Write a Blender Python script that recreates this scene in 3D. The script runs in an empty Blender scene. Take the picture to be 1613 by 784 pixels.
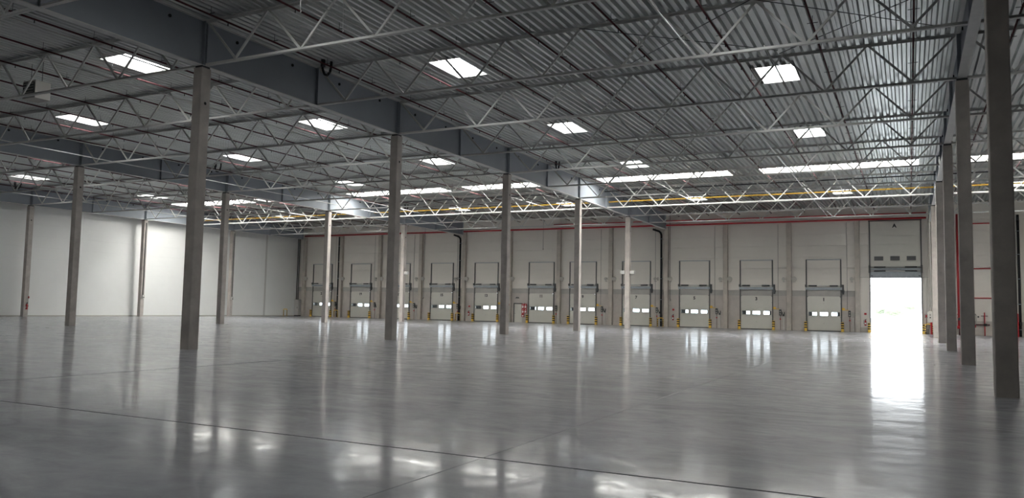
import bpy, bmesh, math, random
from mathutils import Matrix, Vector
random.seed(7)
PI = math.pi
SC = bpy.context.scene

# ------------------------------------------------------------------ camera
CAM = Vector((-1.778, -19.394, 1.6564))
F_PX, YAW, PITCH, ROLL = 1238.6, 0.4680, 0.0741, 0.0194
cd = bpy.data.cameras.new('camera'); cam = bpy.data.objects.new('camera', cd)
SC.collection.objects.link(cam); SC.camera = cam
cy, sy, cp, sp, cr, sr = math.cos(YAW), math.sin(YAW), math.cos(PITCH), math.sin(PITCH), math.cos(ROLL), math.sin(ROLL)
fw = Vector((-sy * cp, cy * cp, sp)); rt = Vector((cy, sy, 0)); up = rt.cross(fw)
rt2 = cr * rt + sr * up; up2 = -sr * rt + cr * up
M = Matrix((rt2, up2, -fw)).transposed().to_4x4(); M.translation = CAM
cam.matrix_world = M
cd.sensor_fit = 'HORIZONTAL'; cd.sensor_width = 36; cd.lens = 36 * F_PX / 1613
cd.clip_start = 0.1; cd.clip_end = 1000

# ------------------------------------------------------------------ sky, light, exposure
W = bpy.data.worlds.new('sky'); SC.world = W; W.use_nodes = True
nt = W.node_tree; bg = nt.nodes['Background']
tc = nt.nodes.new('ShaderNodeTexCoord'); sep = nt.nodes.new('ShaderNodeSeparateXYZ'); rmp = nt.nodes.new('ShaderNodeValToRGB')
nt.links.new(tc.outputs['Generated'], sep.inputs[0]); nt.links.new(sep.outputs['Z'], rmp.inputs[0]); nt.links.new(rmp.outputs[0], bg.inputs[0])
rmp.color_ramp.elements[0].position = 0.0; rmp.color_ramp.elements[0].color = (0.93, 0.97, 1.0, 1)
rmp.color_ramp.elements[1].position = 0.8; rmp.color_ramp.elements[1].color = (0.82, 0.91, 1.0, 1)
SKY = 11.0
bg.inputs[1].default_value = SKY
SKYLIGHT = 15.0; STRIP = 29.0
# the tall open door lets the sky in: a portal tells the renderer where daylight enters
pl = bpy.data.lights.new('door_portal', 'AREA'); pl.shape = 'RECTANGLE'; pl.size = 4.16; pl.size_y = 5.0; pl.cycles.is_portal = True
po = bpy.data.objects.new('door_portal', pl); SC.collection.objects.link(po); po.location = (-2.85, 60.4, 2.5); po.rotation_euler = (-PI / 2, 0, 0)
SC.view_settings.view_transform = 'Standard'; SC.view_settings.look = 'None'
SC.view_settings.exposure = 0.06; SC.view_settings.gamma = 1.0; SC.view_settings.use_curve_mapping = False

# ------------------------------------------------------------------ dimensions
S = 11.85          # column spacing away from the camera
H = 9.88           # top of the concrete columns
DECK = 11.62       # underside of the roof sheet
WY = 60.0          # inner face of the dock wall
WX = -73.1         # inner face of the white side wall
X1, Y0 = 24.3, -30.0

# ------------------------------------------------------------------ materials
def mat(name, col, rough=0.6, metal=0.0, var=0.0, vscale=2.0, bump=0.0, bscale=30.0, emis=None, stretch=None, spec=0.5):
    m = bpy.data.materials.new(name); m.use_nodes = True; n = m.node_tree; b = n.nodes['Principled BSDF']
    b.inputs['Base Color'].default_value = (*col, 1); b.inputs['Roughness'].default_value = rough; b.inputs['Metallic'].default_value = metal
    b.inputs['Specular IOR Level'].default_value = spec
    if emis: b.inputs['Emission Color'].default_value = (*emis[:3], 1); b.inputs['Emission Strength'].default_value = emis[3]
    if var or bump:
        g = n.nodes.new('ShaderNodeNewGeometry'); mp = n.nodes.new('ShaderNodeMapping'); n.links.new(g.outputs['Position'], mp.inputs[0])
        if stretch: mp.inputs['Scale'].default_value = stretch
    if var:
        t = n.nodes.new('ShaderNodeTexNoise'); t.inputs['Scale'].default_value = vscale; t.inputs['Detail'].default_value = 6; t.inputs['Roughness'].default_value = 0.6
        n.links.new(mp.outputs[0], t.inputs['Vector'])
        r = n.nodes.new('ShaderNodeValToRGB'); n.links.new(t.outputs['Fac'], r.inputs[0])
        r.color_ramp.elements[0].position = 0.3; r.color_ramp.elements[1].position = 0.7
        r.color_ramp.elements[0].color = (*[c * (1 - var) for c in col], 1); r.color_ramp.elements[1].color = (*[min(1, c * (1 + var)) for c in col], 1)
        n.links.new(r.outputs[0], b.inputs['Base Color'])
    if bump:
        t = n.nodes.new('ShaderNodeTexNoise'); t.inputs['Scale'].default_value = bscale; t.inputs['Detail'].default_value = 4
        n.links.new(mp.outputs[0], t.inputs['Vector'])
        bm_ = n.nodes.new('ShaderNodeBump'); bm_.inputs['Strength'].default_value = bump; bm_.inputs['Distance'].default_value = 0.01
        n.links.new(t.outputs['Fac'], bm_.inputs['Height']); n.links.new(bm_.outputs[0], b.inputs['Normal'])
    return m

def floor_mat():
    m = bpy.data.materials.new('polished_concrete'); m.use_nodes = True; n = m.node_tree; b = n.nodes['Principled BSDF']; L = n.links.new
    g = n.nodes.new('ShaderNodeNewGeometry')
    def noise(scale, detail, sc=(1, 1, 1), rough=0.55, dist=0.0):
        mp = n.nodes.new('ShaderNodeMapping'); mp.inputs['Scale'].default_value = sc; L(g.outputs['Position'], mp.inputs[0])
        t = n.nodes.new('ShaderNodeTexNoise'); t.inputs['Scale'].default_value = scale; t.inputs['Detail'].default_value = detail
        t.inputs['Roughness'].default_value = rough; t.inputs['Distortion'].default_value = dist; L(mp.outputs[0], t.inputs['Vector']); return t.outputs['Fac']
    def ramp(f, p0, c0, p1, c1):
        r = n.nodes.new('ShaderNodeValToRGB'); L(f, r.inputs[0]); e = r.color_ramp.elements
        e[0].position = p0; e[0].color = (*c0, 1); e[1].position = p1; e[1].color = (*c1, 1); return r.outputs[0]
    cloud = ramp(noise(0.22, 5, (1, 1.3, 1), 0.6, 1.2), 0.3, (0.225, 0.232, 0.258), 0.7, (0.335, 0.335, 0.355))
    fine = ramp(noise(3.0, 8, (1, 1, 1), 0.7, 0.5), 0.3, (0.84, 0.84, 0.845), 0.7, (1.07, 1.07, 1.065))
    mix = n.nodes.new('ShaderNodeMix'); mix.data_type = 'RGBA'; mix.blend_type = 'MULTIPLY'; mix.inputs['Factor'].default_value = 1.0
    L(cloud, mix.inputs['A']); L(fine, mix.inputs['B'])
    # dark scuffs and trowel marks
    sc = ramp(noise(0.5, 9, (1, 2.0, 1), 0.62, 0.6), 0.60, (1, 1, 1), 0.72, (0.80, 0.795, 0.79))
    mix2 = n.nodes.new('ShaderNodeMix'); mix2.data_type = 'RGBA'; mix2.blend_type = 'MULTIPLY'; mix2.inputs['Factor'].default_value = 1.0
    L(mix.outputs['Result'], mix2.inputs['A']); L(sc, mix2.inputs['B'])
    # broad curved dark sweeps left by the power trowel, and a slight difference from slab to slab
    sw = ramp(noise(0.16, 3, (0.5, 1.9, 1), 0.5, 2.5), 0.52, (1, 1, 1), 0.60, (0.86, 0.86, 0.865))
    mix3 = n.nodes.new('ShaderNodeMix'); mix3.data_type = 'RGBA'; mix3.blend_type = 'MULTIPLY'; mix3.inputs['Factor'].default_value = 1.0
    L(mix2.outputs['Result'], mix3.inputs['A']); L(sw, mix3.inputs['B'])
    oi = n.nodes.new('ShaderNodeObjectInfo'); rr_ = ramp(oi.outputs['Random'], 0.0, (0.93,) * 3, 1.0, (1.05,) * 3)
    mix4 = n.nodes.new('ShaderNodeMix'); mix4.data_type = 'RGBA'; mix4.blend_type = 'MULTIPLY'; mix4.inputs['Factor'].default_value = 1.0
    L(mix3.outputs['Result'], mix4.inputs['A']); L(rr_, mix4.inputs['B'])
    L(mix4.outputs['Result'], b.inputs['Base Color'])
    rr = ramp(noise(0.35, 6, (1, 1.6, 1), 0.65, 1.5), 0.3, (0.30,) * 3, 0.72, (0.42,) * 3)
    L(rr, b.inputs['Roughness']); b.inputs['Specular IOR Level'].default_value = 0.35
    cw = ramp(noise(1.1, 10, (1, 2.2, 1), 0.68, 1.0), 0.34, (0.4,) * 3, 0.62, (0.9,) * 3); L(cw, b.inputs['Coat Weight']); b.inputs['Coat IOR'].default_value = 1.2
    cr_ = ramp(noise(1.7, 9, (1, 1.6, 1), 0.7, 0.6), 0.34, (0.055,) * 3, 0.66, (0.165,) * 3); L(cr_, b.inputs['Coat Roughness'])
    h1 = noise(1.6, 4, (1, 1, 1), 0.5, 0.3); h2 = noise(9.0, 3, (1, 1, 1), 0.5)
    ad0 = n.nodes.new('ShaderNodeMath'); ad0.operation = 'MULTIPLY_ADD'; L(h2, ad0.inputs[0]); ad0.inputs[1].default_value = 0.16; L(h1, ad0.inputs[2])
    h3 = noise(34.0, 3, (1, 1, 1), 0.6)
    ad = n.nodes.new('ShaderNodeMath'); ad.operation = 'MULTIPLY_ADD'; L(h3, ad.inputs[0]); ad.inputs[1].default_value = 0.035; L(ad0.outputs[0], ad.inputs[2])
    bp = n.nodes.new('ShaderNodeBump'); bp.inputs['Strength'].default_value = 1.0; bp.inputs['Distance'].default_value = 0.0022
    L(ad.outputs[0], bp.inputs['Height']); L(bp.outputs[0], b.inputs['Normal']); L(bp.outputs[0], b.inputs['Coat Normal'])
    return m

MT = dict(
    floor=floor_mat(),
    joint=mat('joint_filler', (0.05, 0.05, 0.05), 0.8),
    concrete=mat('column_concrete', (0.41, 0.375, 0.34), 0.8, var=0.16, vscale=1.6, bump=0.35, bscale=25),
    pilaster=mat('pilaster_concrete', (0.46, 0.42, 0.365), 0.85, var=0.15, vscale=1.3, bump=0.3, bscale=20),
    precast=mat('precast_concrete', (0.48, 0.44, 0.40), 0.85, var=0.12, vscale=0.8, bump=0.2, bscale=15),
    band=mat('grey_band_concrete', (0.40, 0.38, 0.35), 0.85, var=0.14, vscale=0.8),
    panel=mat('white_sandwich_panel', (0.69, 0.65, 0.585), 0.5, var=0.03, vscale=0.5),
    side=mat('side_wall_panel', (0.74, 0.745, 0.72), 0.42, var=0.025, vscale=0.4),
    door=mat('door_enamel', (0.60, 0.585, 0.52), 0.4, var=0.03, vscale=1.0),
    deck=mat('galvanised_deck', (0.48, 0.50, 0.485), 0.36, metal=0.75, var=0.12, vscale=0.7, stretch=(3, 0.3, 1)),
    girder=mat('girder_paint', (0.27, 0.295, 0.325), 0.5, var=0.06, vscale=0.6),
    steel=mat('joist_paint', (0.57, 0.565, 0.535), 0.5, var=0.06, vscale=3.0),
    rod=mat('dark_rod_steel', (0.04, 0.04, 0.042), 0.5),
    whitesteel=mat('white_rod', (0.75, 0.75, 0.73), 0.45),
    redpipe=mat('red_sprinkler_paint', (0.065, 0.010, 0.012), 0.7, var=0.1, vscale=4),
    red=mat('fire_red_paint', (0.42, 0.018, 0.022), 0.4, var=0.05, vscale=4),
    yellowpipe=mat('gas_yellow_paint', (0.72, 0.44, 0.05), 0.4, var=0.05, vscale=4),
    yellow=mat('safety_yellow', (0.78, 0.50, 0.07), 0.5, var=0.08, vscale=6),
    black=mat('black_paint', (0.015, 0.015, 0.017), 0.5),
    rubber=mat('black_rubber', (0.012, 0.012, 0.012), 0.8),
    galv=mat('galvanised_rail', (0.34, 0.37, 0.39), 0.4, metal=0.5, var=0.1, vscale=4),
    darkrail=mat('dark_guide_rail', (0.10, 0.10, 0.095), 0.5, metal=0.2),
    greybox=mat('grey_box_plastic', (0.40, 0.38, 0.34), 0.5),
    whitebox=mat('white_box_plastic', (0.52, 0.51, 0.48), 0.45),
    darkbox=mat('dark_box', (0.05, 0.055, 0.055), 0.5),
    white=mat('white_print', (0.8, 0.8, 0.78), 0.5),
    curb=mat('skylight_curb', (0.50, 0.50, 0.47), 0.6),
    sky=mat('translucent_skylight_sheet', (0.9, 0.9, 0.9), 0.4, emis=(0.97, 0.99, 1.0, SKYLIGHT)),
    strip=mat('clear_strip_sheet', (0.9, 0.9, 0.9), 0.4, emis=(1.0, 0.99, 0.96, STRIP)),
    ground=mat('yard_concrete', (0.62, 0.62, 0.60), 0.9, var=0.05, vscale=0.2),
    leaf=mat('tree_leaves', (0.13, 0.15, 0.10), 0.8, var=0.3, vscale=1.0),
    bark=mat('tree_bark', (0.10, 0.08, 0.06), 0.9, var=0.2, vscale=3.0),
    roof=mat('roof_membrane', (0.4, 0.4, 0.4), 0.9, var=0.05, vscale=0.5),
)
g = bpy.data.materials.new('window_pane'); g.use_nodes = True; n = g.node_tree
for x in list(n.nodes):
    if x.type != 'OUTPUT_MATERIAL': n.nodes.remove(x)
tr = n.nodes.new('ShaderNodeBsdfTransparent'); gl = n.nodes.new('ShaderNodeBsdfGlossy'); gl.inputs['Roughness'].default_value = 0.1; fr = n.nodes.new('ShaderNodeFresnel'); mx = n.nodes.new('ShaderNodeMixShader')
tr.inputs[0].default_value = (0.85, 0.88, 0.9, 1)
n.links.new(fr.outputs[0], mx.inputs[0]); n.links.new(tr.outputs[0], mx.inputs[1]); n.links.new(gl.outputs[0], mx.inputs[2])
n.links.new(mx.outputs[0], [x for x in n.nodes if x.type == 'OUTPUT_MATERIAL'][0].inputs[0])
MT['glass'] = g
MT['smoke'] = mat('dark_glazing', (0.10, 0.10, 0.10), 0.25)

# ------------------------------------------------------------------ helpers
class MB:
    def __init__(s): s.v, s.f, s.sm = [], [], []
    def box(s, x0, x1, y0, y1, z0, z1):
        b = len(s.v); s.v += [(x, y, z) for z in (z0, z1) for x, y in ((x0, y0), (x1, y0), (x1, y1), (x0, y1))]
        for q in ((3, 2, 1, 0), (4, 5, 6, 7), (0, 1, 5, 4), (1, 2, 6, 5), (2, 3, 7, 6), (3, 0, 4, 7)): s.f.append([b + i for i in q]); s.sm.append(False)
        return s
    def cbox(s, x0, x1, y0, y1, z0, z1, c):       # upright box with chamfered vertical edges
        pts = [(x0 + c, y0), (x1 - c, y0), (x1, y0 + c), (x1, y1 - c), (x1 - c, y1), (x0 + c, y1), (x0, y1 - c), (x0, y0 + c)]
        return s.prism([(x, y) for x, y in pts], z0, z1)
    def prism(s, pts, z0, z1):
        b = len(s.v); n = len(pts); s.v += [(x, y, z0) for x, y in pts] + [(x, y, z1) for x, y in pts]
        for i in range(n): s.f.append([b + i, b + (i + 1) % n, b + n + (i + 1) % n, b + n + i]); s.sm.append(False)
        s.f.append([b + i for i in reversed(range(n))]); s.f.append([b + n + i for i in range(n)]); s.sm += [False, False]
        return s
    def tube(s, p, q, r, n=8, r2=None):
        p, q = Vector(p), Vector(q); d = (q - p).normalized(); a = Vector((0, 0, 1)) if abs(d.z) < 0.9 else Vector((1, 0, 0))
        u = d.cross(a).normalized(); w = d.cross(u); b = len(s.v); r2 = r if r2 is None else r2
        for c, rr in ((p, r), (q, r2)):
            for i in range(n): s.v.append(tuple(c + rr * (math.cos(2 * PI * i / n) * u + math.sin(2 * PI * i / n) * w)))
        for i in range(n): s.f.append([b + i, b + (i + 1) % n, b + n + (i + 1) % n, b + n + i]); s.sm.append(True)
        s.f.append([b + i for i in reversed(range(n))]); s.f.append([b + n + i for i in range(n)]); s.sm += [False, False]
        return s
    def path(s, pts, r, n=8):
        for a, c in zip(pts, pts[1:]): s.tube(a, c, r, n)
        return s
    def bar(s, p, q, w, h):                         # rectangular bar from p to q, h measured mostly upward
        p, q = Vector(p), Vector(q); d = (q - p).normalized(); a = Vector((0, 1, 0)) if abs(d.y) < 0.9 else Vector((0, 0, 1))
        u = d.cross(a).normalized(); w_ = d.cross(u).normalized(); b = len(s.v)
        for c in (p, q):
            for i, j in ((-1, -1), (1, -1), (1, 1), (-1, 1)): s.v.append(tuple(c + u * i * h / 2 + w_ * j * w / 2))
        for qd in ((3, 2, 1, 0), (4, 5, 6, 7), (0, 1, 5, 4), (1, 2, 6, 5), (2, 3, 7, 6), (3, 0, 4, 7)): s.f.append([b + i for i in qd]); s.sm.append(False)
        return s
    def mesh(s, name, m):
        me = bpy.data.meshes.new(name); me.from_pydata(s.v, [], s.f); me.materials.append(MT[m])
        me.polygons.foreach_set('use_smooth', s.sm)
        bm_ = bmesh.new(); bm_.from_mesh(me); bmesh.ops.recalc_face_normals(bm_, faces=bm_.faces); bm_.to_mesh(me); bm_.free(); me.update(); return me
    def build(s, name, m, parent=None, loc=(0, 0, 0), kind=None, label=None):
        return put(name, s.mesh(name, m), parent, loc, kind, label)

def put(name, me, parent=None, loc=(0, 0, 0), kind=None, label=None):
    o = bpy.data.objects.new(name, me); SC.collection.objects.link(o); o.location = loc
    if parent: o.parent = parent
    if kind: o['kind'] = kind
    if label: o['label'] = label
    return o

def thing(name, label, cat, loc=(0, 0, 0), group=None, kind=None):
    o = bpy.data.objects.new(name, None); SC.collection.objects.link(o); o.location = loc; o.empty_display_size = 0.2
    return tag(o, label, cat, group, kind)
def tag(o, label=None, cat=None, group=None, kind=None):
    if label: o['label'] = label
    if cat: o['category'] = cat
    if group: o['group'] = group
    if kind: o['kind'] = kind
    return o
def struct(name, label=None, loc=(0, 0, 0)):
    o = bpy.data.objects.new(name, None); SC.collection.objects.link(o); o.location = loc; o['kind'] = 'structure'
    if label: o['label'] = label
    return o
def copy_tree(o, parent=None):
    c = o.copy(); SC.collection.objects.link(c)
    if parent: c.parent = parent
    for ch in list(o.children): copy_tree(ch, c)
    return c

ORD = ['zeroth', 'first', 'second', 'third', 'fourth', 'fifth', 'sixth', 'seventh', 'eighth', 'ninth', 'tenth', 'eleventh', 'twelfth', 'thirteenth', 'fourteenth']
DOORS = {-9: '1', -15: '3', -21: '5', -27: '7', -33: '9', -39: '11', -45: '13', -51: '15', -57: '17', -63: '19', -69: '21'}
SAY = {-9: 'one', -15: 'three', -21: 'five', -27: 'seven', -33: 'nine', -39: 'eleven', -45: 'thirteen', -51: 'fifteen', -57: 'seventeen', -63: 'nineteen', -69: 'twenty-one'}
DCX = {-9: -8.94, -15: -15.08, -21: -21.14, -27: -27.24, -33: -33.22, -39: -38.16, -45: -45.11, -51: -51.08, -57: -57.15, -63: -62.98, -69: -69.1}
def between(x):      # name a 6 m pilaster line
    return {0: 'beside the open door', -6: 'between door one and the open door', -72: 'beside door twenty-one'}.get(x) or 'between doors %s and %s' % (SAY[x + 3], SAY[x - 3])
ROWS = {0: 'row running to the open door', -24: 'row running to door five', -48: 'row running to door thirteen', -72: 'row along the white side wall', 24: 'row beyond the open door'}
BAYS = {-72: 'doors fifteen onwards', -48: 'doors seven to thirteen', -24: 'doors one to five', 0: 'the red pipework'}

# ------------------------------------------------------------------ floor: slabs with sunk joints
fl = struct('floor', 'polished grey concrete floor slabs with dark joints')
MB().box(WX - 0.3, X1 + 0.3, Y0, WY + 0.3, -0.3, -0.03).build('joint_bed', 'joint', fl)
xs = [WX] + [-6 - 12 * i for i in range(5, -2, -1)] + [18.0, X1]; xs = sorted(set(xs))
ys = [Y0, -23.6, -11.66] + [S * i for i in range(0, 6)]; ys = [y for y in sorted(set(ys)) if y < WY - 1] + [WY + 0.28]
J = 0.011
for i in range(len(xs) - 1):
    for j in range(len(ys) - 1):
        jl = 2.6 * J if (round(xs[i]) + 18) % 36 == 0 else .004; jr = 2.6 * J if (round(xs[i + 1]) + 18) % 36 == 0 else .004
        y0, y1 = ys[j] + (.022 if j == 2 else J), ys[j + 1] - (.022 if j == 1 else J); x0, x1 = xs[i] + jl, xs[i + 1] - jr
        b = MB(); b.v = [(x0, y0, -0.04), (x1, y0, -0.04), (x1, y1, -0.04), (x0, y1, -0.04), (x0, y0, -0.002), (x1, y0, -0.002), (x1, y1, -0.002), (x0, y1, -0.002),
                         (x0 + .002, y0 + .002, 0), (x1 - .002, y0 + .002, 0), (x1 - .002, y1 - .002, 0), (x0 + .002, y1 - .002, 0)]
        b.f = [[3, 2, 1, 0], [8, 9, 10, 11]] + [[a, (a + 1) % 4, (a + 1) % 4 + 4, a + 4] for a in range(4)] + [[a + 4, (a + 1) % 4 + 4, (a + 1) % 4 + 8, a + 8] for a in range(4)]
        b.sm = [False] * len(b.f); b.build('slab', 'floor', fl)

# ------------------------------------------------------------------ roof sheet with skylight openings
SQ = []     # small skylights: x, y
for xi, x in enumerate((-6.6, -18.6, -30.85, -42.85, -54.75, -66.8)):
    for k in range(-2, 6):
        y = (2.6 if xi % 2 == 0 else -3.4) + S * k
        if -22 < y < 35.0 and not (xi == 5 and y < 5): SQ.append((x, y))
    SQ.append((x, 49.9))
for y in (8.5, 20.3, 32.2, 49.9): SQ.append((5.4, y))
STR = [(a, a + 10.15) for a in (-70.0, -58.4, -47.2, -35.1, -23.2, -11.1, 1.2, 12.9)]
HOLES = [(x - .82, x + .82, y - 1.22, y + 1.22) for x, y in SQ] + [(a, b, 36.8, 38.95) for a, b in STR]
b = MB(); P = 0.31; D = 0.135; zt = DECK + D
prof = [(0, DECK), (0.10, DECK), (0.145, zt), (0.265, zt)]
x = WX - 0.2; Y1 = WY + 0.2
while x < X1:
    pts = [(x + px, z) for px, z in prof] + [(x + P, DECK)]
    iv = [(Y0, Y1)]
    for hx0, hx1, hy0, hy1 in HOLES:
        if hx0 < x + P / 2 < hx1:
            iv = [q for a, c in iv for q in ((a, min(c, hy0)), (max(a, hy1), c)) if q[1] > q[0] + 1e-6]
    for a, c in iv:
        n0 = len(b.v)
        for px, z in pts: b.v += [(px, a, z), (px, c, z)]
        for i in range(4): b.f.append([n0 + 2 * i, n0 + 2 * i + 1, n0 + 2 * i + 3, n0 + 2 * i + 2]); b.sm.append(False)
    x += P
ce = b.build('ceiling', 'deck', kind='structure', label='corrugated galvanised steel roof sheet')
# flat roof membrane above the sheet, with the same openings
b = MB(); xb = sorted({WX - .5, X1 + .5} | {h[0] for h in HOLES} | {h[1] for h in HOLES}); yb = sorted({Y0, Y1 + .3} | {h[2] for h in HOLES} | {h[3] for h in HOLES})
for i in range(len(xb) - 1):
    for j in range(len(yb) - 1):
        mxx, my = (xb[i] + xb[i + 1]) / 2, (yb[j] + yb[j + 1]) / 2
        if any(h[0] < mxx < h[1] and h[2] < my < h[3] for h in HOLES): continue
        n0 = len(b.v); b.v += [(xb[i], yb[j], 11.80), (xb[i + 1], yb[j], 11.80), (xb[i + 1], yb[j + 1], 11.80), (xb[i], yb[j + 1], 11.80)]; b.f.append([n0, n0 + 1, n0 + 2, n0 + 3]); b.sm.append(False)
b.build('roof', 'roof', kind='structure')

# ------------------------------------------------------------------ walls
def panels(parent, mk, m, x0, x1, zs, gap=0.012):   # horizontal sandwich panels, one mesh each
    for a, c in zip(zs, zs[1:]): mk(x0 + gap / 2, x1 - gap / 2, a + gap / 2, c - gap / 2).build('panel', m, parent)
ws = struct('wall_side', 'white panelled side wall')
MB().box(WX - 0.22, WX - 0.03, Y0, WY + 0.3, -0.1, 11.8).build('backing', 'side', ws)
seams = [Y0, -17.8, -5.92, 5.92, 17.8, 29.6, 41.5, 47.4, 54.0, WY - 0.02]
zs = [0, 1.05, 2.1, 3.15, 4.2, 5.25, 6.3, 7.35, 8.4, 9.45, 10.5, 11.6]
for a, c in zip(seams, seams[1:]):
    for z0, z1 in zip(zs, zs[1:]):
        MB().box(WX - 0.05, WX, a + .003, c - .003, z0 + (.005 if z0 else 0.1), z1 - .002).build('panel', 'side', ws)
bb = MB().box(WX, WX + 0.03, Y0, WY, 0, 0.1).build('baseboard_side', 'greybox', kind='structure')
for y in (47.4, 54.0): MB().box(WX, WX + 0.025, y - 0.13, y + 0.13, 0.1, 10.6).build('trim_1' if y < 50 else 'trim_2', 'whitebox', kind='structure')
wr = struct('wall_far_side', 'wall beyond the open door')
MB().box(X1, X1 + 0.2, Y0, WY + 0.3, 0, 11.8).build('backing', 'panel', wr)
wn = struct('wall_behind_camera'); MB().box(WX - .2, X1 + .2, Y0 - 0.2, Y0, 0, 11.8).build('backing', 'panel', wn)

wd = struct('wall_dock', 'dock wall of beige panels over concrete')
ZU = [3.79, 4.85, 5.92, 6.98, 8.05, 9.1, 10.15, 11.6]
AX0, AX1 = -4.93, -0.77
def wbox(x0, x1, z0, z1, name, m, d=0.0): MB().box(x0 + .004, x1 - .004, WY + d, WY + 0.1, z0 + .004, z1 - .004).box(x0, x1, WY + .1, WY + .25, z0, z1 if z1 < 11 else 11.8).build(name, m, wd)
for x in range(-72, 24, 6):
    L0, L1 = (WX if x == -72 else x), x + 6
    c = x + 3
    if c == -3:
        for a, e in zip(ZU, ZU[1:]):
            if e <= 5.95: wbox(L0, AX0, a, e, 'panel', 'panel'); wbox(AX1, L1, a, e, 'panel', 'panel')
            else: wbox(L0, L1, a, e, 'panel', 'panel')
        MB().box(AX0, AX1, WY + .01, WY + .25, 5.05, 5.92).build('lintel', 'panel', wd)
        for a, e in ((0.45, 3.79),): wbox(L0, AX0, a, e, 'panel', 'panel'); wbox(AX1, L1, a, e, 'panel', 'panel')
        wbox(L0, AX0, 0, 0.45, 'concrete_panel', 'precast'); wbox(AX1, L1, 0, 0.45, 'concrete_panel', 'precast')
    elif c < 0:
        dx = DCX[c]; o0, o1 = dx - 1.49, dx + 1.49
        for a, e in zip(ZU, ZU[1:]): wbox(L0, L1, a, e, 'panel', 'panel')
        wbox(L0, L1, 3.26, 3.79, 'band_panel', 'band', 0.015)
        wbox(L0, o0, 0, 3.26, 'concrete_panel', 'precast'); wbox(o1, L1, 0, 3.26, 'concrete_panel', 'precast')
    else:
        wbox(L0, L1, 0, 1.25, 'concrete_panel', 'precast')
        for a, e in zip([1.25, 2.5] + ZU, [2.5] + ZU): wbox(L0, L1, a, e, 'panel', 'panel')
MB().box(WX, 24, WY - 0.03, WY, 0, 0.05).box(AX0, AX1, WY + .2, WY + .21, -0.02, -0.01)

# pilasters standing on the dock wall
for x in range(-72, 25, 6):
    lab = ('tan concrete pilaster on dock wall ' + between(x)) if x <= 0 else 'tan concrete pilaster on dock wall %s past the open door' % ['', 'first', 'second', 'third', 'fourth'][x // 6]
    t = thing('pilaster', lab, 'pilaster', (x, WY - 0.2, 0), 'pilasters along the dock wall')
    MB().cbox(-0.21, 0.21, -0.2, 0.195, 0, 10.25, 0.015).build('shaft', 'pilaster', t)
    MB().box(-0.26, 0.26, -0.1, 0.19, 10.25, 10.33).build('cap_plate', 'steel', t)

# ------------------------------------------------------------------ columns
shaft = MB().cbox(-.21, .21, -.21, .21, 0, H - 0.02, 0.018).mesh('shaft', 'concrete')
plate = MB().box(-.17, .17, -.17, .17, H - .02, H + 0.06).mesh('bearing_plate', 'rod')
hole = MB().tube((0.2095, 0, 8.6), (0.212, 0, 8.6), 0.055, 10).mesh('anchor_hole', 'rubber')
cols = [(x, k) for x in (0, -24, -48) for k in range(-1, 5)] + [(24, k) for k in range(2, 5)] + [(-72, k) for k in range(1, 5)]
COL = {}
for x, k in cols:
    t = thing('concrete_column', 'square concrete column, %s from dock wall in the %s' % (ORD[5 - k], ROWS[x]), 'column', (x, S * k, 0), 'concrete columns')
    put('shaft', shaft, t); put('bearing_plate', plate, t); put('anchor_hole', hole, t); COL[(x, k)] = t

# ------------------------------------------------------------------ girders
GB, GT = 9.94, 11.60
gw = MB().box(-.012, .012, 0.02, S - .02, GB + .03, GT - .03).mesh('web', 'girder')
gf = MB().box(-.15, .15, 0.01, S - .01, GB, GB + .03).mesh('bottom_flange', 'steel')
gt = MB().box(-.15, .15, 0.01, S - .01, GT - .03, GT).mesh('top_flange', 'steel')
gs = MB().box(-.13, -.012, -.012, .012, GB + .03, GT - .03).box(.012, .13, -.012, .012, GB + .03, GT - .03).mesh('stiffener', 'girder')
bolt = MB().tube((.012, 0, 0), (.05, 0, 0), .06, 8).tube((-.012, 0, 0), (-.05, 0, 0), .06, 8).mesh('bolt_plug', 'rubber')
for x in (0, -24, -48, -72, 24):
    for k in range(-2 if x > -48 else (-1 if x == -48 else 1), 5):
        if x == 24 and k < 2: continue
        if x == 0 and k < -1: continue
        t = thing('plate_girder', 'blue grey plate girder, %s from dock wall over the %s' % (ORD[5 - k], ROWS[x]), 'beam', (x, S * k, 0), 'plate girders over the columns')
        ms = (gw, gf, gt)
        put('web', gw, t); put('bottom_flange', gf, t); put('top_flange', gt, t)
        put('stiffener', gs, t, (0, 0.06, 0)); put('stiffener', gs, t, (0, S / 2, 0)); put('stiffener', gs, t, (0, S - .06, 0))
        for q in range(4): put('bolt_plug', bolt, t, (0, 1.5 + q * 2.95, 11.28))

# ------------------------------------------------------------------ lattice joists
CB, CT = 9.95, 11.50
bc = MB()
for s in (-1, 1):
    bc.box(.16, 23.84, s * .012 if s > 0 else -.07, s * .07 if s > 0 else -.012, CB, CB + .012)
    bc.box(.16, 23.84, min(s * .012, s * .022), max(s * .012, s * .022), CB + .012, CB + .095)
bcm = bc.mesh('bottom_chord', 'steel')
tcx = MB()
for s in (-1, 1):
    tcx.box(.16, 23.84, min(s * .012, s * .09), max(s * .012, s * .09), CT + .09, CT + .102)
    tcx.box(.16, 23.84, min(s * .012, s * .022), max(s * .012, s * .022), CT, CT + .09)
tcm = tcx.mesh('top_chord', 'steel')
upb = MB().bar((0, 0, CB + .05), (1.46, 0, CT + .05), .055, .075).mesh('web_bar', 'steel')
dnb = MB().bar((0, 0, CT + .05), (1.46, 0, CB + .05), .055, .075).mesh('web_bar', 'steel')
gus = MB().box(-.16, .16, -.008, .008, CB + .0, CB + .14).mesh('gusset', 'steel')
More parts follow.
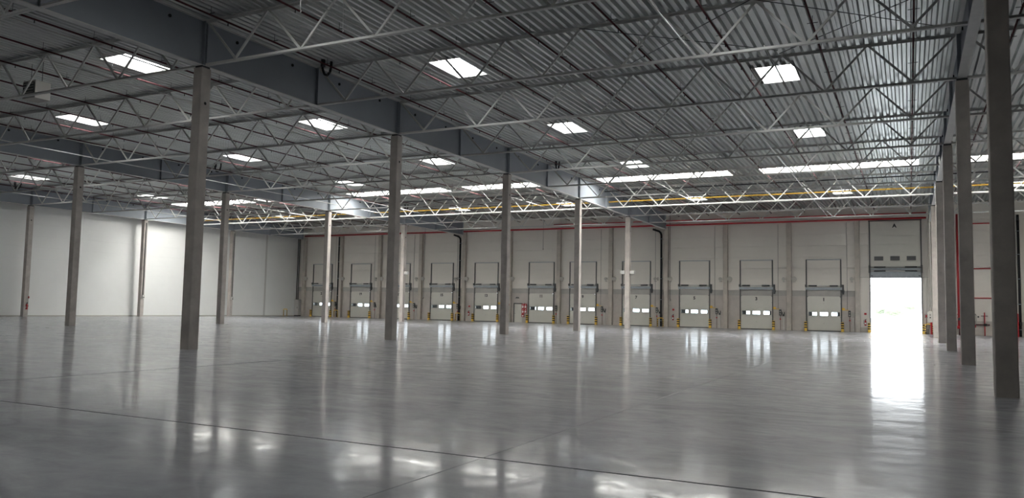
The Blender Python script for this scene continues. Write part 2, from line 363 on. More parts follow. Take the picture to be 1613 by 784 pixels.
for x in (-72, -48, -24, 0):
    for j in range(-2 if -72 < x < 0 else (0 if x == 0 else 1), 10):
        y = j * S / 2
        t = thing('lattice_joist', 'steel lattice joist, %s from the dock wall, over the aisle of %s' % (ORD[10 - j], BAYS[x]), 'joist', (x, y, 0), 'lattice joists under the roof')
        put('bottom_chord', bcm, t); put('top_chord', tcm, t)
        for i in range(8):
            put('web_bar', dnb, t, (3 * i + (.16 if i == 0 else .02), 0, 0)); put('web_bar', upb, t, (3 * i + (1.52 if i < 7 else 1.36), 0, 0))

# long light tie tubes running under the joists, away from the camera
for x, nm, y0, y1 in ((-5.75, 'first', 5.92, 53.3), (-8.0, 'second', 0, 53.3), (-16.6, 'third', -5.92, 53.3), (-25.9, 'fourth', -11.8, 53.3), (-28.9, 'fifth', -5.92, 53.3), (-41.5, 'sixth', 0, 53.3), (-45.2, 'seventh', 0, 53.3), (-53.5, 'eighth', 5.9, 53.3), (-66, 'ninth', 5.9, 53.3)):
    o = MB().tube((0, y0, 0), (0, y1, 0), .028, 8).build('tie_tube', 'whitesteel' if x in (-8.0, -16.6, -45.2) else 'steel', loc=(x, 0, CB + .135))
    tag(o, 'thin pale steel tie tube along the joist bottoms, %s counting from the open door row' % nm, 'tie bar', 'tie tubes across the joists')

# roof cross bracing rods
for i, (a, c, w) in enumerate((((-11.9, 10.4), (-6.1, 5.4), 'one running away from the open door'), ((-11.9, 5.5), (-6.0, 10.6), 'one running towards the open door'),
                               ((-6.0, 5.4), (-0.4, 10.6), 'one running beside the column row'), ((-6.0, 11.0), (-0.4, 6.2), 'one crossing under the sprinkler pipe'))):
    o = MB().tube((*a, 11.44 - .04 * (i % 2)), (*c, 11.44 - .04 * (i % 2)), .014, 6).build('bracing_rod', 'rod'); tag(o, 'thin dark bracing rod under the roof sheet, ' + w, 'bracing rod', 'roof bracing rods')

# ------------------------------------------------------------------ sprinkler pipes under the roof
def hangers(x, y0, y1):
    b = MB(); y = y0 + 1.0
    while y < y1:
        b.box(-.17, .17, -.012, .012, .045, .062); b.tube((0, y * 0, .05), (0, 0, .3), .008, 5)
        for vi in range(len(b.v) - 8 - 10, len(b.v)): b.v[vi] = (b.v[vi][0], b.v[vi][1] + y, b.v[vi][2])
        n0 = len(b.v); b.tube((0, y + .75, -.03), (0, y + .75, -.13), .02, 6)
        y += 2.96
    return b
for x0 in (-72, -48, -24, 0):
    for i in range(8 if x0 < 0 else 2):
        x = x0 + (22.5 - 3 * i if x0 < 0 else 1.5 + 3 * i)
        c = x0 + (21 - 6 * (i // 2)) if x0 < 0 else None
        if x0 < 0:
            nm = 'A' if c == -3 else SAY[c]
            lab = 'dark red sprinkler pipe under the roof, in line with the %s half of door %s' % ('odd' if 0 else ('inner' if i % 2 == 0 else 'outer'), nm)
            lab = 'dark red sprinkler pipe running to door %s, %s the red pipework' % (nm, 'half towards' if i % 2 == 0 else 'half away from')
        else: lab = 'dark red sprinkler pipe under the roof beyond the open door row, %s of them' % ('first' if i == 0 else 'second')
        ya, yb_ = (-8 if -48 <= x0 < 0 else (6 if x0 < 0 else 2)), 59.2
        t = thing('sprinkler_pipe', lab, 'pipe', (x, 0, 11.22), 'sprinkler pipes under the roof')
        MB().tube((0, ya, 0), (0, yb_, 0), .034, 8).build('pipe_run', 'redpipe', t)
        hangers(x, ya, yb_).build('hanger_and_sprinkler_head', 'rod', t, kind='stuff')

# pipes running across the hall
t = thing('yellow_gas_pipe', 'yellow pipe crossing the hall behind the brightly lit joist', 'pipe', (0, 42.3, 10.57))
MB().tube((-72.5, 0, -.03), (16, 0, 0.03), .055, 10).build('pipe_run', 'yellowpipe', t)
b = MB()
for i in range(29): b.tube((-70 + 3 * i, 0, .03), (-70 + 3 * i, 0, 1.0), .008, 5).box(-70.03 + 3 * i, -69.97 + 3 * i, -.07, .07, -.07, .07)
b.build('pipe_hanger', 'steel', t, kind='stuff')
tag(MB().tube((-72.5, 41.25, 11.28), (16, 41.25, 11.3), .045, 8).build('drain_pipe', 'black'), 'black pipe crossing the hall high above the yellow pipe', 'pipe')
for x0, z, r, lab in ((-71.8, 10.35, .085, 'long red main pipe along the top of dock wall, lower one'), (-36.5, 10.75, .11, 'thicker red main pipe above the other, over doors one to nine')):
    t = thing('red_main_pipe', lab, 'pipe', (0, 59.42, z), 'red mains along the dock wall')
    MB().tube((x0, 0, 0), (-.3, 0, 0), r, 12).build('pipe_run', 'red', t)
    x = x0 + 1.7
    while x < -1: MB().box(x - .03, x + .03, r * .8, WY - 59.42 - .003, -.03, .03).box(x - .035, x + .035, -r - .01, r, -r - .012, -r + .01).build('pipe_clamp', 'galv', t); x += 6

# ------------------------------------------------------------------ skylights
def skylight(x, y, hw, hd, label, group, n=1, nm='roof_skylight'):
    t = thing(nm, label, 'skylight', (x, y, 0), group)
    b = MB(); z0, z1 = DECK + .0, 12.0
    b.box(-hw - .03, -hw, -hd - .03, hd + .03, z0, z1).box(hw, hw + .03, -hd - .03, hd + .03, z0, z1).box(-hw, hw, -hd - .03, -hd, z0, z1).box(-hw, hw, hd, hd + .03, z0, z1)
    b.build('curb', 'curb', t)
    for i in range(n):
        a = -hw + 2 * hw * i / n; c = -hw + 2 * hw * (i + 1) / n
        MB().box(a + .012, c - .012, -hd, hd, 11.97, 11.985).build('pane', 'sky' if n == 1 else 'strip', t)
    if n > 1:
        for i in range(1, n): MB().box(-hw + 2 * hw * i / n - .014, -hw + 2 * hw * i / n + .014, -hd, hd, 11.93, 11.99).build('glazing_bar', 'curb', t)
    else: MB().box(-.012, .012, -hd, hd, 11.94, 11.97).build('glazing_bar', 'curb', t)
    return t
fil = {-6.6: -6, -18.6: -18, -30.85: -30, -42.85: -42, -54.75: -54, -66.8: -66, 5.4: 6}
for x in fil:
    yy = sorted([q[1] for q in SQ if q[0] == x], reverse=True)
    for i, y in enumerate(yy):
        where = ('in line ' + between(fil[x])) if fil[x] < 0 else 'beyond the open door row'
        skylight(x, y, .80, 1.2, 'small roof skylight, %s from dock wall, %s' % (ORD[i + 1], where), 'small roof skylights')
for i, (a, c) in enumerate(STR):
    skylight((a + c) / 2, 37.87, (c - a) / 2 - .02, 1.05, 'long glowing strip skylight, %s one counting from the white side wall' % ORD[i + 1], 'strip skylights', 5, 'strip_skylight')

# ------------------------------------------------------------------ dock doors
def text(s, parent, loc, size, m='black', name='door_number'):
    cu = bpy.data.curves.new(name, 'FONT'); cu.body = s; cu.size = size; cu.align_x = 'CENTER'; cu.align_y = 'CENTER'; cu.extrude = .003; cu.offset = .013 * size / .3; cu.resolution_u = 3
    cu.materials.append(MT[m]); o = bpy.data.objects.new(name, cu); SC.collection.objects.link(o); o.parent = parent; o.location = loc; o.rotation_euler = (PI / 2, 0, 0); return o
ZS = [0.05, .73, 1.32, 1.94, 2.6, 3.27]
WIN = [(-1.32, -.62), (-.34, .35), (.67, 1.36)]
def section(z0, z1, hw, win=None, wz=(1.45, 1.76), clip=0.0):
    b = MB(); y0, y1 = -.045, 0.0
    if not win:
        if clip:
            pts = [(-hw, z0), (hw, z0), (hw, z1 - clip), (hw - clip * .3, z1 - clip * .3), (hw - clip, z1), (-hw + clip, z1), (-hw + clip * .3, z1 - clip * .3), (-hw, z1 - clip)]
            n0 = len(b.v); k = len(pts); b.v += [(x, y0, z) for x, z in pts] + [(x, y1, z) for x, z in pts]
            b.f += [[n0 + i for i in range(k)], [n0 + k + i for i in reversed(range(k))]] + [[n0 + i, n0 + (i + 1) % k, n0 + k + (i + 1) % k, n0 + k + i] for i in range(k)]; b.sm += [False] * (k + 2)
        else:
            b.box(-hw, hw, y0, y1, z0, z1)
        b.box(-hw, hw, -.006, 0, z0 - .03, z0 + .01); return b
    b.box(-hw, hw, -.006, 0, z0 - .03, z0 + .01)
    b.box(-hw, hw, y0, y1, z0, wz[0]).box(-hw, hw, y0, y1, wz[1], z1)
    e = [-hw] + [q for w in win for q in w] + [hw]
    for i in range(0, len(e), 2): b.box(e[i], e[i + 1], y0, y1, wz[0], wz[1])
    return b
def frame_ring(a, c, z0, z1, t=.035):
    return MB().box(a - t, c + t, -.06, -.03, z0 - t, z0).box(a - t, c + t, -.06, -.03, z1, z1 + t).box(a - t, a, -.06, -.03, z0, z1).box(c, c + t, -.06, -.03, z0, z1)
sec_m = []
for i in range(5):
    z0, z1 = ZS[i] + .012, ZS[i + 1] - .012
    sec_m.append(section(z0, z1, 1.47, WIN if i == 2 else None, clip=.14 if i == 4 else 0).mesh('door_section', 'door'))
wf_m = [frame_ring(a, c, 1.45, 1.76).mesh('window_frame', 'darkrail') for a, c in WIN]
wp_m = [MB().box(a, c, -.03, -.02, 1.45, 1.76).mesh('window_pane', 'glass') for a, c in WIN]
rail_m = MB().box(-.045, .045, -.10, 0, 0, 6.72).box(-.07, -.045, -.04, 0, 0, 6.72).mesh('guide_rail', 'darkrail')
top_m = MB().box(-1.56, 1.56, -.08, -.02, 6.68, 6.76).mesh('top_bar', 'galv')
shaftm = MB().tube((-1.62, -.16, 4.24), (1.62, -.16, 4.24), .018, 8).mesh('spring_shaft', 'galv')
spr_m = MB().tube((-.36, -.16, 4.24), (.36, -.16, 4.24), .065, 10).mesh('coil_spring', 'darkbox')
cop_m = MB().box(-1.6, 1.6, -.22, -.02, 3.86, 4.10).mesh('drum_casing', 'galv')
ret_m = MB().box(-1.47, 1.47, -.03, 0, 3.35, 3.80).mesh('header_plate', 'band')
brk_m = MB().box(-.09, .05, -.24, 0, 4.12, 4.36).mesh('shaft_bracket', 'darkrail')
mot_m = MB().box(-.07, .07, -.26, -.06, 3.45, 4.35).box(-.12, .10, -.28, -.05, 3.6, 3.85).mesh('door_motor', 'darkbox')
sb = MB().box(-1.47, 1.47, -.05, .0, 0.0, .05)
for i in range(24): sb.box(-1.44 + i * .12, -1.40 + i * .12, -.055, -.045, .045, .075)
seal_m = sb.mesh('bottom_seal', 'rubber')
cur_l = MB().box(-1.62, -1.10, .78, .84, -1.2, 3.6).box(-1.68, -1.62, .25, .84, -1.2, 3.6).mesh('shelter_curtain', 'rubber')
cur_r = MB().box(1.10, 1.62, .78, .84, -1.2, 3.6).box(1.62, 1.68, .25, .84, -1.2, 3.6).mesh('shelter_curtain', 'rubber')
knob = MB().tube((0, -.045, 0), (0, -.07, 0), .02, 6).mesh('hinge', 'darkrail')
for i, c in enumerate(sorted(DOORS, reverse=True)):
    t = struct('door_%d' % (i + 1), 'sectional dock door numbered %s' % DOORS[c], (DCX[c], WY, 0))
    for k in range(5): put('door_section', sec_m[k], t)
    for w in range(3): f = put('window_frame', wf_m[w], t); put('window_pane', wp_m[w], f)
    put('guide_rail', rail_m, t, (-1.52, 0, 0)); put('guide_rail', rail_m, t, (1.52, 0, 0)); put('top_bar', top_m, t)
    put('spring_shaft', shaftm, t); put('coil_spring', spr_m, t, (-.95, 0, 0)); put('coil_spring', spr_m, t, (.9, 0, 0)); put('drum_casing', cop_m, t); put('header_plate', ret_m, t)
    put('shaft_bracket', brk_m, t, (-1.55, 0, 0)); put('shaft_bracket', brk_m, t, (1.58, 0, 0)); put('door_motor', mot_m, t, (1.7, 0, 0)); put('bottom_seal', seal_m, t)
    put('shelter_curtain', cur_l, t); put('shelter_curtain', cur_r, t)
    for z in ZS[1:5]: put('hinge', knob, t, (0, 0, z)); put('hinge', knob, t, (-1.42, 0, z)); put('hinge', knob, t, (1.42, 0, z))
    text(DOORS[c], t, (0, -.05, 2.95), .42)

# the tall raised door
t = struct('door_12', 'tall open sectional door lettered A', (-2.85, WY, 0))
za = [5.95, 6.48, 7.29, 8.05, 8.81, 9.44, 10.17]
WA = [(-1.69, -1.01), (-.36, .34), (.98, 1.65)]
for i in range(6):
    section(za[i] + .014, za[i + 1] - .014, 2.03, WA if i == 1 else None, wz=(6.62, 6.93), clip=.12 if i == 5 else 0).build('door_section', 'door', t, (0, -.02, 0))
for a, c in WA: f = frame_ring(a, c, 6.62, 6.93, .04).build('window_frame', 'darkrail', t, (0, -.02, 0)); MB().box(a, c, -.03, -.02, 6.62, 6.93).build('window_pane', 'smoke', f)
for s in (-1, 1):
    MB().box(-.05, .05, -.12, 0, 0, 10.25).build('guide_rail', 'darkrail', t, (s * 2.11, 0, 0))
    for z in (5.98, 5.62): MB().tube((-.48, -.17, z), (.48, -.17, z), .06, 10).build('coil_spring', 'darkbox', t, (s * 1.27, 0, 0))
    MB().box(-.08, .08, -.26, 0, 5.45, 6.15).build('shaft_bracket', 'darkrail', t, (s * 2.12, 0, 0))
    MB().box(-.08, .08, -.06, -.04, 5.16, 5.22).build('corner_plate', 'rubber', t, (s * 1.95, 0, 0))
MB().tube((-2.2, -.17, 5.98), (2.2, -.17, 5.98), .02, 8).build('spring_shaft', 'galv', t)
MB().tube((-2.2, -.17, 5.62), (2.2, -.17, 5.62), .02, 8).build('spring_shaft', 'galv', t)
MB().box(-2.12, 2.12, -.24, -.02, 5.72, 5.88).build('drum_casing', 'galv', t)
MB().box(-2.06, 2.06, -.045, 0, 5.03, 5.55).build('door_section', 'galv', t, label='lowest blue-grey section of the raised door')
MB().box(-2.06, 2.06, -.05, 0, 4.99, 5.03).build('bottom_seal', 'rubber', t)
MB().box(-2.2, 2.2, -.06, 0, 10.2, 10.3).build('top_bar', 'darkrail', t)
text('A', t, (-.02, -.07, 9.74), .48)
MB().box(-3.1, -2.15, -.012, 0, 5.03, 5.07).box(2.15, 2.95, -.012, 0, 5.03, 5.07).build('trim_3', 'greybox', loc=(-2.85, WY, 0), kind='structure')

# personnel door beside door 11
t = struct('door_13', 'beige personnel door beside dock door 11', (-41.02, WY, 0))
MB().box(-.42, .52, -.03, 0, 0.02, 2.05).build('door_leaf', 'door', t)
MB().box(-.52, -.42, -.05, 0, 0, 2.15).box(-.52, .56, -.05, 0, 2.05, 2.15).build('door_frame', 'darkbox', t)
MB().tube((-.36, -.03, 1.0), (-.36, -.08, 1.0), .02, 6).bar((-.36, -.08, 1.0), (-.24, -.08, 1.0), .02, .02).build('door_handle', 'rubber', t)
tag(MB().box(-.25, .25, -.02, 0, -.03, .03).box(-.16, -.02, -.02, 0, .03, .12).box(.03, .16, -.02, 0, .03, .12).build('exit_light', 'darkbox', loc=(-41.1, WY, 2.72)), 'small dark fitting on the wall above the personnel door', 'light')

# red board of fire signs
t = thing('fire_sign_board', 'red board of white fire pictograms beside the personnel door', 'sign', (-40.18, WY - .12, 1.45))
k = 0
for cx in (-.16, .16):
    for r in range(2):
        f = MB().box(-.155, .155, -.012, 0, -.26, .26).build('sign_plate', 'red', t, (cx, 0, .38 - .54 * r))
        p_ = MB().box(-.10, .06, -.018, -.012, -.20, .03).box(.06, .10, -.018, -.012, -.14, -.02).build('pictogram', 'white', f)
        q_ = MB(); q_.v = [(-.07, -.018, .09), (.07, -.018, .09), (0, -.018, .21), (-.07, -.012, .09), (.07, -.012, .09), (0, -.012, .21)]; q_.f = [[0, 1, 2], [3, 5, 4], [0, 3, 4, 1], [1, 4, 5, 2], [2, 5, 3, 0]]; q_.sm = [False] * 5
        q_.build('flame_symbol', 'white', f)
f = MB().box(-.155, .155, -.012, 0, -.2, .2).build('sign_plate', 'red', t, (-.16, 0, -.64))
MB().box(-.08, .08, -.018, -.012, -.14, .02).build('pictogram', 'white', f)
MB().tube((0, .0, -.9), (0, .0, .75), .02, 6).build('support_post', 'redpipe', t, (.02, .05, 0))

# ------------------------------------------------------------------ bollards
post_m = MB().cbox(-.115, .115, -.1, .1, 0, .87, .025).mesh('post', 'yellow')
str_m = MB().cbox(-.119, .119, -.104, .104, -.055, .055, .026).mesh('stripe', 'black')
bp_m = MB().box(-.14, .14, -.13, .13, 0, .015).mesh('base_plate', 'yellow')
def bollard(x, y, label):
    t = thing('safety_bollard', label, 'bollard', (x, y, 0), 'striped bollards at the dock doors')
    put('post', post_m, t); put('base_plate', bp_m, t)
    for z in (.33, .55, .77): put('stripe', str_m, t, (0, 0, z))
for c in DOORS:
    bollard(DCX[c] - 1.60, WY - .24, 'yellow and black striped bollard at door %s, rail away from the open door' % SAY[c])
    bollard(DCX[c] + 1.62, WY - .24, 'yellow and black striped bollard at door %s, rail towards the open door' % SAY[c])
bollard(-5.07, WY - .24, 'yellow and black striped bollard at the open door, on its door one side')
bollard(-0.62, WY - .24, 'yellow and black striped bollard at the open door, on its column side')

# ------------------------------------------------------------------ door controls
for c in DOORS:
    x = DCX[c]; big = c == -9
    px_, py_ = (x + 2.24, WY) if c != -39 else (-36.12, WY - .41)
    t = thing('door_control', 'door control box with pipe and duct beside door %s' % SAY[c], 'control box', (px_, py_, 0), 'door controls')
    if c != -39: MB().box(-.67, -.1, -.08, -.04, 1.98, 2.03).box(-.67, -.42, -.05, -.01, 2.0, 2.2).build('bracket_arm', 'yellow', t)
    MB().box(-.12, .08, -.16, 0, 1.38, 1.95).build('control_box', 'darkbox', t)
    MB().box(-.06, .04, -.175, -.16, 1.45, 1.6).box(-.06, .04, -.175, -.16, 1.7, 1.82).build('button_plate', 'greybox', t)
    MB().tube((0, -.06, 1.04), (0, -.13, 1.04), .07, 8).build('stop_button', 'red', t)
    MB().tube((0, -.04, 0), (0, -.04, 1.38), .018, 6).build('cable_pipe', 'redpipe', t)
    if c != -39: MB().tube((-.2, -.03, 2.03), (-.2, -.03, 10.2), .014, 6).build('conduit', 'darkrail', t)
    if c != -39 or True:
        MB().box(*((.24, .34) if c != -39 else (.1, .19)), -.07, 0, 0, 1.3).build('cable_duct', 'whitebox', t)
    if big: MB().box(.12, .46, -.15, 0, 1.32, 1.8).box(.2, .4, -.17, -.15, 1.5, 1.7).build('switch_box', 'greybox', t)
    elif c != -39: MB().box(.2, .36, -.1, 0, 1.32, 1.52).box(.14, .20, -.12, -.04, 1.5, 1.72).box(.34, .40, -.12, -.04, 1.5, 1.72).build('plug_socket', 'darkbox', t)

# lamps on the pilasters
for x, sides in ((-6, (-1,)), (-12, (-1, 1)), (-18, (-1, 1)), (-24, (-1, 1)), (-30, (-1, 1)), (-36, (1,)), (-42, (1,)), (-48, (-1, 1)), (-54, (-1, 1)), (-60, (-1, 1)), (-66, (1,)), (-72, (1,))):
    for s in sides:
        t = thing('dock_lamp', 'small dock lamp on pilaster %s, %s side' % (between(x), 'red pipe' if s > 0 else 'electric cabinet'), 'lamp', (x + s * .21, WY - .3, 4.7) if s > 0 or x not in (-24, -48) else (x - .9, WY - .085, 4.7), 'lamps on the pilasters')
        r = .25 if s > 0 else .17
        MB().bar((0, 0, .15), (s * .22, 0, .15), .04, .04).box(min(0, s * .02), max(0, s * .02), -.08, .08, 0, .35).build('bracket', 'greybox', t)
        MB().tube((s * .26, -.02, .2), (s * .26, -.2, .17), r * .8, 12, r).build('lamp_head', 'greybox', t)
        MB().tube((s * .26, -.2, .17), (s * .26, -.215, .17), r * .85, 12).build('lens', 'greybox', t)
        MB().box(s * .26 - .1, s * .26 + .1, -.14, -.04, -.12, -.02).build('ballast_box', 'greybox', t)

# black downpipes with clips, and their hoops
def hoop(x, y, label):
    t = thing('hoop_guard', label, 'guard', (x, y, 0), 'striped hoop guards')
    r = .1; pts = [(-.28, 0, 0), (-.28, 0, .78)] + [(-.28 + .1 - .1 * math.cos(a), 0, .78 + .1 * math.sin(a)) for a in (PI / 6, PI / 3, PI / 2)] + [(.28 - .1 + .1 * math.sin(a), 0, .78 + .1 * math.cos(a)) for a in (0, PI / 6, PI / 3, PI / 2)] + [(.28, 0, 0)]
    MB().path(pts, .05, 10).build('hoop', 'yellow', t)
    for s in (-1, 1):
        for z in (.15, .33, .51, .69): MB().tube((s * .28, 0, z - .045), (s * .28, 0, z + .045), .053, 10).build('stripe', 'black', t)
for i, (x, lab, z1) in enumerate(((-24.52, 'beside the pilaster between doors five and seven', 9.9), (-48.55, 'beside the pilaster between doors thirteen and fifteen', 9.9), (-66.4, 'between doors nineteen and twenty-one', 10.2), (0.37, 'at the pilaster beside the open door', 10.4), (6.62, 'past the red pipework', 10.4))):
    t = thing('black_downpipe', 'thick black downpipe on the dock wall ' + lab, 'pipe', (x, WY - .26, 0), 'black downpipes')
    r = .1; b = MB().tube((0, 0, .02), (0, 0, z1 - .5), r, 12)
    if i < 2: b.path([(0, 0, z1 - .5), (-.06, -.0, z1 - .28), (-.25, -.0, z1 - .1), (-.9, 0, z1 + .12)], r, 12)
    else: b.tube((0, 0, z1 - .5), (0, 0, z1), r, 12)
    b.build('pipe_run', 'rubber', t)
    for z in (.6, 2.75, 4.9, 7.0, 9.0): MB().tube((0, 0, z - .025), (0, 0, z + .025), r + .012, 12).box(-r - .06, r + .06, .1, .255, z - .02, z + .02).build('pipe_clip', 'galv', t)
    MB().tube((0, 0, .95), (0, 0, 1.25), r + .03, 12).build('inspection_collar', 'black', t)
    if i != 4: hoop(x if i != 3 else -.24, WY - .5, 'yellow black hoop guard before the downpipe ' + lab.replace('beside the pilaster ', ''))
hoop(-72.7, 57.3, 'yellow and black hoop guard beside the electric cabinet')

# ------------------------------------------------------------------ extinguishers
def extinguisher(x, y, z, label, axis='y'):
    t = thing('fire_extinguisher', label, 'extinguisher', (x, y, z), 'red extinguishers')
    b = MB().tube((0, 0, 0), (0, 0, .42), .085, 12).tube((0, 0, .42), (0, 0, .5), .085, 12, .03); b.build('cylinder_body', 'red', t)
    MB().box(-.02, .07, -.02, .02, .5, .56).bar((0, 0, .56), (.12, 0, .62), .03, .02).build('valve_handle', 'black', t)
    MB().path([(-.02, 0, .53), (-.12, -.02, .50), (-.15, -.03, .35), (-.12, -.03, .15)], .014, 6).build('hose', 'black', t)
    MB().box(-.06, .06, -.088, -.08, .12, .27).build('paper_label', 'white', t)
    MB().box(-.05, .05, .05, .12, .25, .35).build('wall_bracket', 'darkbox', t)
    MB().box(-.1, .1, .09, .12, .98, 1.16).build('sign_plate', 'red', t, label='small red sign above')
for x, z, lab in ((-5.38, .62, 'between doors one and A'), (-23.3, .68, 'beside door five'), (-47.3, .62, 'beside door thirteen'), (-42.0, .9, 'beside the personnel door')):
    extinguisher(x, WY - (.125 if x != -42.0 else .522), z, 'red fire extinguisher hung on the dock wall ' + lab)
extinguisher(-71.75, 2 * S + .05, .65, 'red fire extinguisher on the second side wall column')
t = thing('alarm_point', 'red and grey call point on the wall beside the open door', 'alarm', (-.42, WY, 1.6))
MB().box(-.14, .14, -.08, 0, -.18, .18).build('housing', 'greybox', t); MB().box(-.07, .05, -.1, -.08, -.12, .1).build('button_plate', 'red', t); MB().box(-.02, .02, -.03, 0, -1.0, -.18).build('cable_pipe', 'redpipe', t)
for z in (.35, .8): pass
tag(MB().cbox(-.07, .07, -.07, .07, 0, 2.0, .01).build('red_post', 'red', loc=(-.05, WY - .52, 0)), 'slim red post between hoop guard and column row', 'post')

# hanging cables and conduit drops
t = thing('hanging_cable', 'black cable hanging from the roof between doors five and seven', 'cable', (-23.55, WY - .45, 0))
MB().tube((0, 0, 2.8), (0, 0, 11.7), .022, 6).build('cord', 'black', t)
MB().path([(.05 * math.cos(a) + .05, 0, 2.72 + .1 * math.sin(a)) for a in [i * PI / 4 for i in range(9)]], .014, 6).build('cable_loop', 'black', t)
t = thing('hanging_cable', 'thin cable hanging high on the wall over the personnel door', 'cable', (-37.85, WY - .4, 0))
MB().tube((0, 0, 8.2), (0, 0, 11.7), .016, 6).build('cord', 'darkrail', t); MB().tube((0, 0, 8.1), (0, 0, 8.2), .04, 6).build('cable_end', 'darkrail', t)
t = thing('hanging_cable', 'thin cable hanging between doors fifteen and seventeen', 'cable', (-53.4, WY - .4, 0))
MB().tube((0, 0, 2.6), (0, 0, 11.7), .02, 6).build('cord', 'darkrail', t); MB().tube((-.1, 0, 2.5), (.05, 0, 2.6), .04, 6).build('cable_end', 'darkrail', t)
for x, yy, z0 in ((-8.45, 6.4, 10.55), (-8.4, 16.2, 10.5), (-18.3, -1.4, 10.6), (-18.2, .5, 10.6), (-13, 24, 10.4), (-20, 30, 10.4)):
    t = thing('drop_wire', 'thin white hooked wire under the roof, above %s' % {6.4: 'the open door aisle, second joist', 16.2: 'the open door aisle, third joist', -1.4: 'the front of the five aisle, first', .5: 'the front of the door five aisle, second', 24: 'the middle of the door three aisle', 30: 'the middle of the door five aisle'}[yy], 'wire', (x, yy, 0), 'hanging wires')
    MB().tube((0, 0, z0), (0, 0, 11.7), .008, 5).build('wire', 'whitesteel', t); MB().tube((0, 0, z0 - .06), (.04, 0, z0), .018, 6).build('hook', 'whitesteel', t)

# emergency lights on the columns
for x in (-24, -48):
    for s in (-1, 1):
        t = thing('emergency_light', 'white box light on the column %s, side %s the open door' % ('before door seven' if x == -24 else 'before door fifteen', 'towards' if s > 0 else 'away from'), 'light', (x + s * .21, 4 * S, 4.95), 'white box lights on columns')
        MB().box(min(0, s * .03), max(0, s * .03), -.1, .1, -.12, .12).build('mounting_plate', 'greybox', t)
        MB().box(min(s * .03, s * .42), max(s * .03, s * .42), -.14, .14, -.15, .15).build('housing', 'whitebox', t)
        MB().box(min(s * .06, s * .39), max(s * .06, s * .39), -.148, -.14, -.11, .11).build('diffuser', 'whitebox', t)
t = thing('junction_box', 'grey switch box on the column at the open door row', 'box', (-.21, 4 * S - .05, 1.15))
MB().box(-.32, 0, -.16, .16, 0, .82).build('housing', 'greybox', t); MB().tube((-.18, -.16, .35), (-.18, -.19, .35), .05, 8).tube((-.18, -.16, .55), (-.18, -.19, .55), .04, 8).build('switch_knob', 'black', t)
MB().tube((-.1, 0, .82), (-.1, 0, 8.6), .025, 6).build('conduit', 'whitebox', t)

# side wall conduits
for k, z0, lab in ((3, 1.95, 'third'), (4, 2.0, 'fourth')):
    t = thing('wall_conduit', 'dark conduit with small socket box on the %s side wall column' % lab, 'conduit', (-71.77, S * k, 0), 'side wall conduits')
    MB().box(0, .06, -.05, .05, z0 + .2, 9.6).build('conduit', 'darkrail', t); MB().box(0, .16, -.12, .12, z0 - .1, z0 + .25).build('socket_box', 'whitebox', t); MB().box(.16, .18, -.07, .07, z0 - .04, z0 + .04).build('socket_face', 'black', t)

# electric cabinet in the corner
t = thing('electric_cabinet', 'pale electric cabinet in the corner beside door twenty-one', 'cabinet', (-72.68, WY - .45, 0))
MB().cbox(-.38, .25, -.25, .3, .12, 2.15, .01).build('cabinet_body', 'whitebox', t); MB().box(-.38, .25, -.22, .3, 0, .12).build('plinth', 'rubber', t)
f = MB().box(-.35, .22, -.27, -.25, .17, 2.1).build('cabinet_door', 'whitebox', t); MB().box(.12, .16, -.3, -.27, 1.0, 1.2).build('cabinet_handle', 'rubber', f)
for i, dx in enumerate((-.25, .0)):
    tag(MB().tube((0, 0, 2.15), (0, 0, 10.1), .06, 8).build('riser_pipe', 'darkbox', loc=(-72.72 + dx, WY - .45, 0)), 'dark riser pipe above the electric cabinet, %s' % ('one against the side wall' if i == 0 else 'one beside the pilaster'), 'pipe', 'risers above the cabinet')

# red pipework past the open door
t = thing('red_riser', 'thick red riser pipe between the columns past the open door', 'pipe', (2.12, WY - .35, 0))
MB().tube((0, 0, .75), (0, 0, 10.6), .13, 12).build('pipe_run', 'red', t); MB().tube((0, 0, .55), (0, 0, .8), .19, 12).tube((0, 0, 1.5), (0, 0, 1.55), .19, 12).tube((0, 0, 1.8), (0, 0, 1.85), .19, 12).build('flange', 'red', t)
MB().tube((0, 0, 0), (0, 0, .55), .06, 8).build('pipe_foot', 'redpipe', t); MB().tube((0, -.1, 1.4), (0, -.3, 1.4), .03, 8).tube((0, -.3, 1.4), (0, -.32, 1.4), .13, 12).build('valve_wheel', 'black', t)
for z, n_ in ((9.75, 'topmost'), (5.8, 'middle'), (3.25, 'lowest')):
    tag(MB().tube((2.3, 0, 0), (6.1, 0, 0), .05, 8).build('red_branch_pipe', 'red', loc=(0, WY - .12, z)), 'thin red pipe across the wall past the open door, ' + n_, 'pipe', 'red branch pipes')
t = thing('valve_station', 'red valve pipework low on the wall past the open door', 'valves', (3.9, WY - .2, 0))
MB().tube((.12, 0, 0), (.12, 0, 2.0), .045, 8).build('stand_pipe', 'red', t)
MB().tube((-.55, 0, .95), (.5, 0, .95), .05, 8).tube((-.15, 0, 1.7), (.35, 0, 1.7), .025, 8).build('cross_pipe', 'redpipe', t)
MB().tube((.05, -.1, .95), (.28, -.1, .95), .10, 10).build('valve_body', 'rubber', t)
MB().path([(-.5, 0, 1.0), (-.5, 0, 1.8), (-.75, 0, 1.95), (-.9, 0, 1.9)], .04, 8).build('bent_pipe', 'greybox', t)
MB().tube((-.85, 0, .8), (-.55, 0, .8), .13, 10).build('flange', 'red', t)
MB().tube((-.75, -.02, 1.35), (-.75, -.05, 1.35), .13, 12).tube((-.7, -.02, 2.1), (-.7, -.05, 2.1), .1, 12).tube((-.35, -.02, 1.62), (-.35, -.05, 1.62), .07, 12).build('gauge', 'darkbox', t)
MB().tube((-.75, -.05, 1.35), (-.75, -.055, 1.35), .10, 12).build('gauge_face', 'white', t)
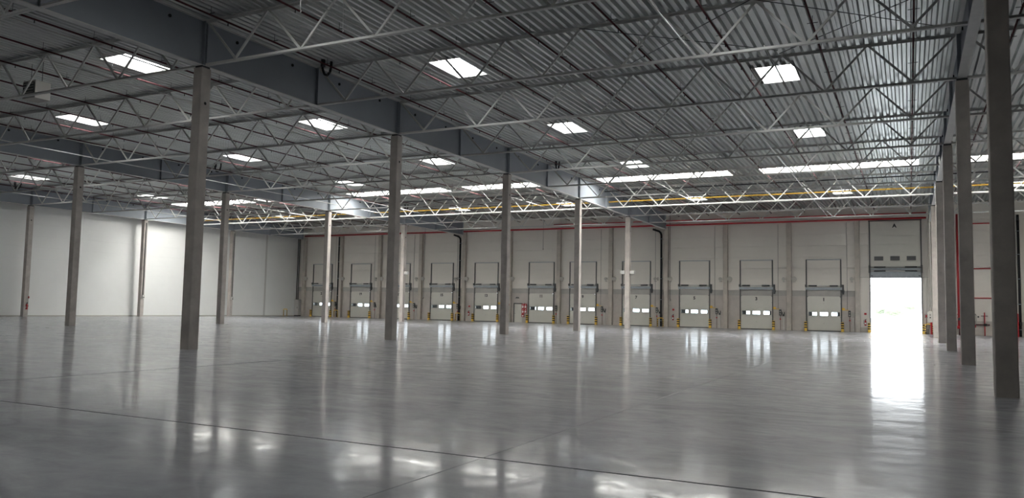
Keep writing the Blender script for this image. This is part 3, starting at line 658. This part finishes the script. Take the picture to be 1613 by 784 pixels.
tag(MB().cbox(-.15, .15, -.1, .1, 0, 1.95, .02).build('red_post', 'red', loc=(6.33, WY - .42, 0)), 'broad red post guarding the black downpipe past the red pipework', 'post')

# unit heater and roof drain bends
t = thing('unit_heater', 'dark unit heater hung under the roof, front of the door nine aisle', 'heater', (-34.6, .45, 10.35))
MB().box(-.42, .42, -.1, .55, -.35, .4).build('heater_body', 'greybox', t); MB().box(-.36, .36, -.14, -.1, -.29, .32).build('louvre_frame', 'darkbox', t)
for i in range(5): MB().box(-.34, .34, -.17, -.12, -.24 + i * .12, -.22 + i * .12).build('slat', 'greybox', t)
for s in (-1, 1): MB().tube((s * .38, .2, .4), (s * .38, .2, 1.25), .012, 5).build('hanging_rod', 'rod', t)
for i, (x, y) in enumerate(((-22.9, 5.3), (-46.0, 21.0), (-69.9, 21.2), (-22.9, 29.0), (-46, 44.8), (-69.9, 44.8))):
    t = thing('roof_drain', 'black bent drain pipe below the roof, %s' % ('beside the girder running to door five, front' , 'beside the girder running to door thirteen, front', 'over the side wall, front', 'beside the girder running to door five, rear', 'beside the girder running to door thirteen, rear', 'over the side wall, rear')[i], 'drain', (x, y, 11.1), 'roof drains')
    MB().path([(0, .25, .52), (0, .25, .3), (0, .18, .05), (0, .02, -.12), (0, -.15, -.12), (0, -.26, .05), (0, -.26, .2)], .05, 8).build('bent_pipe', 'rubber', t); MB().tube((0, -.26, .15), (0, -.26, .45), .09, 8).build('drain_cup', 'black', t)

# ------------------------------------------------------------------ outside
MB().box(-200, 160, WY + .27, 400, -.3, -.04).build('ground', 'ground', kind='structure', label='bright pale yard outside the open door')
def blob(r, seed):
    bm_ = bmesh.new(); bmesh.ops.create_icosphere(bm_, subdivisions=3, radius=r); rnd = random.Random(seed)
    for v in bm_.verts: v.co *= 1 + rnd.uniform(-.16, .16)
    me = bpy.data.meshes.new('crown'); bm_.to_mesh(me); bm_.free(); me.materials.append(MT['leaf']); return me
for i, (x, y, r, h, lab) in enumerate(((-7.2, 160, 1.0, 2.4, 'small pale tree far outside, one beside the shrub'), (-4.6, 158, 1.4, 2.3, 'broad pale tree far outside, seen in the doorway centre'), (-1.6, 170, .9, 3.4, 'pale tree far outside, tallest of them'))):
    t = thing('distant_tree', lab, 'tree', (x, y, 0), 'trees outside the open door')
    MB().tube((0, 0, -.04), (0, 0, h), .12, 8, .06).build('trunk', 'bark', t)
    o = put('crown', blob(r, i), t, (0, 0, h)); o.scale = (1.3, 1, .62)
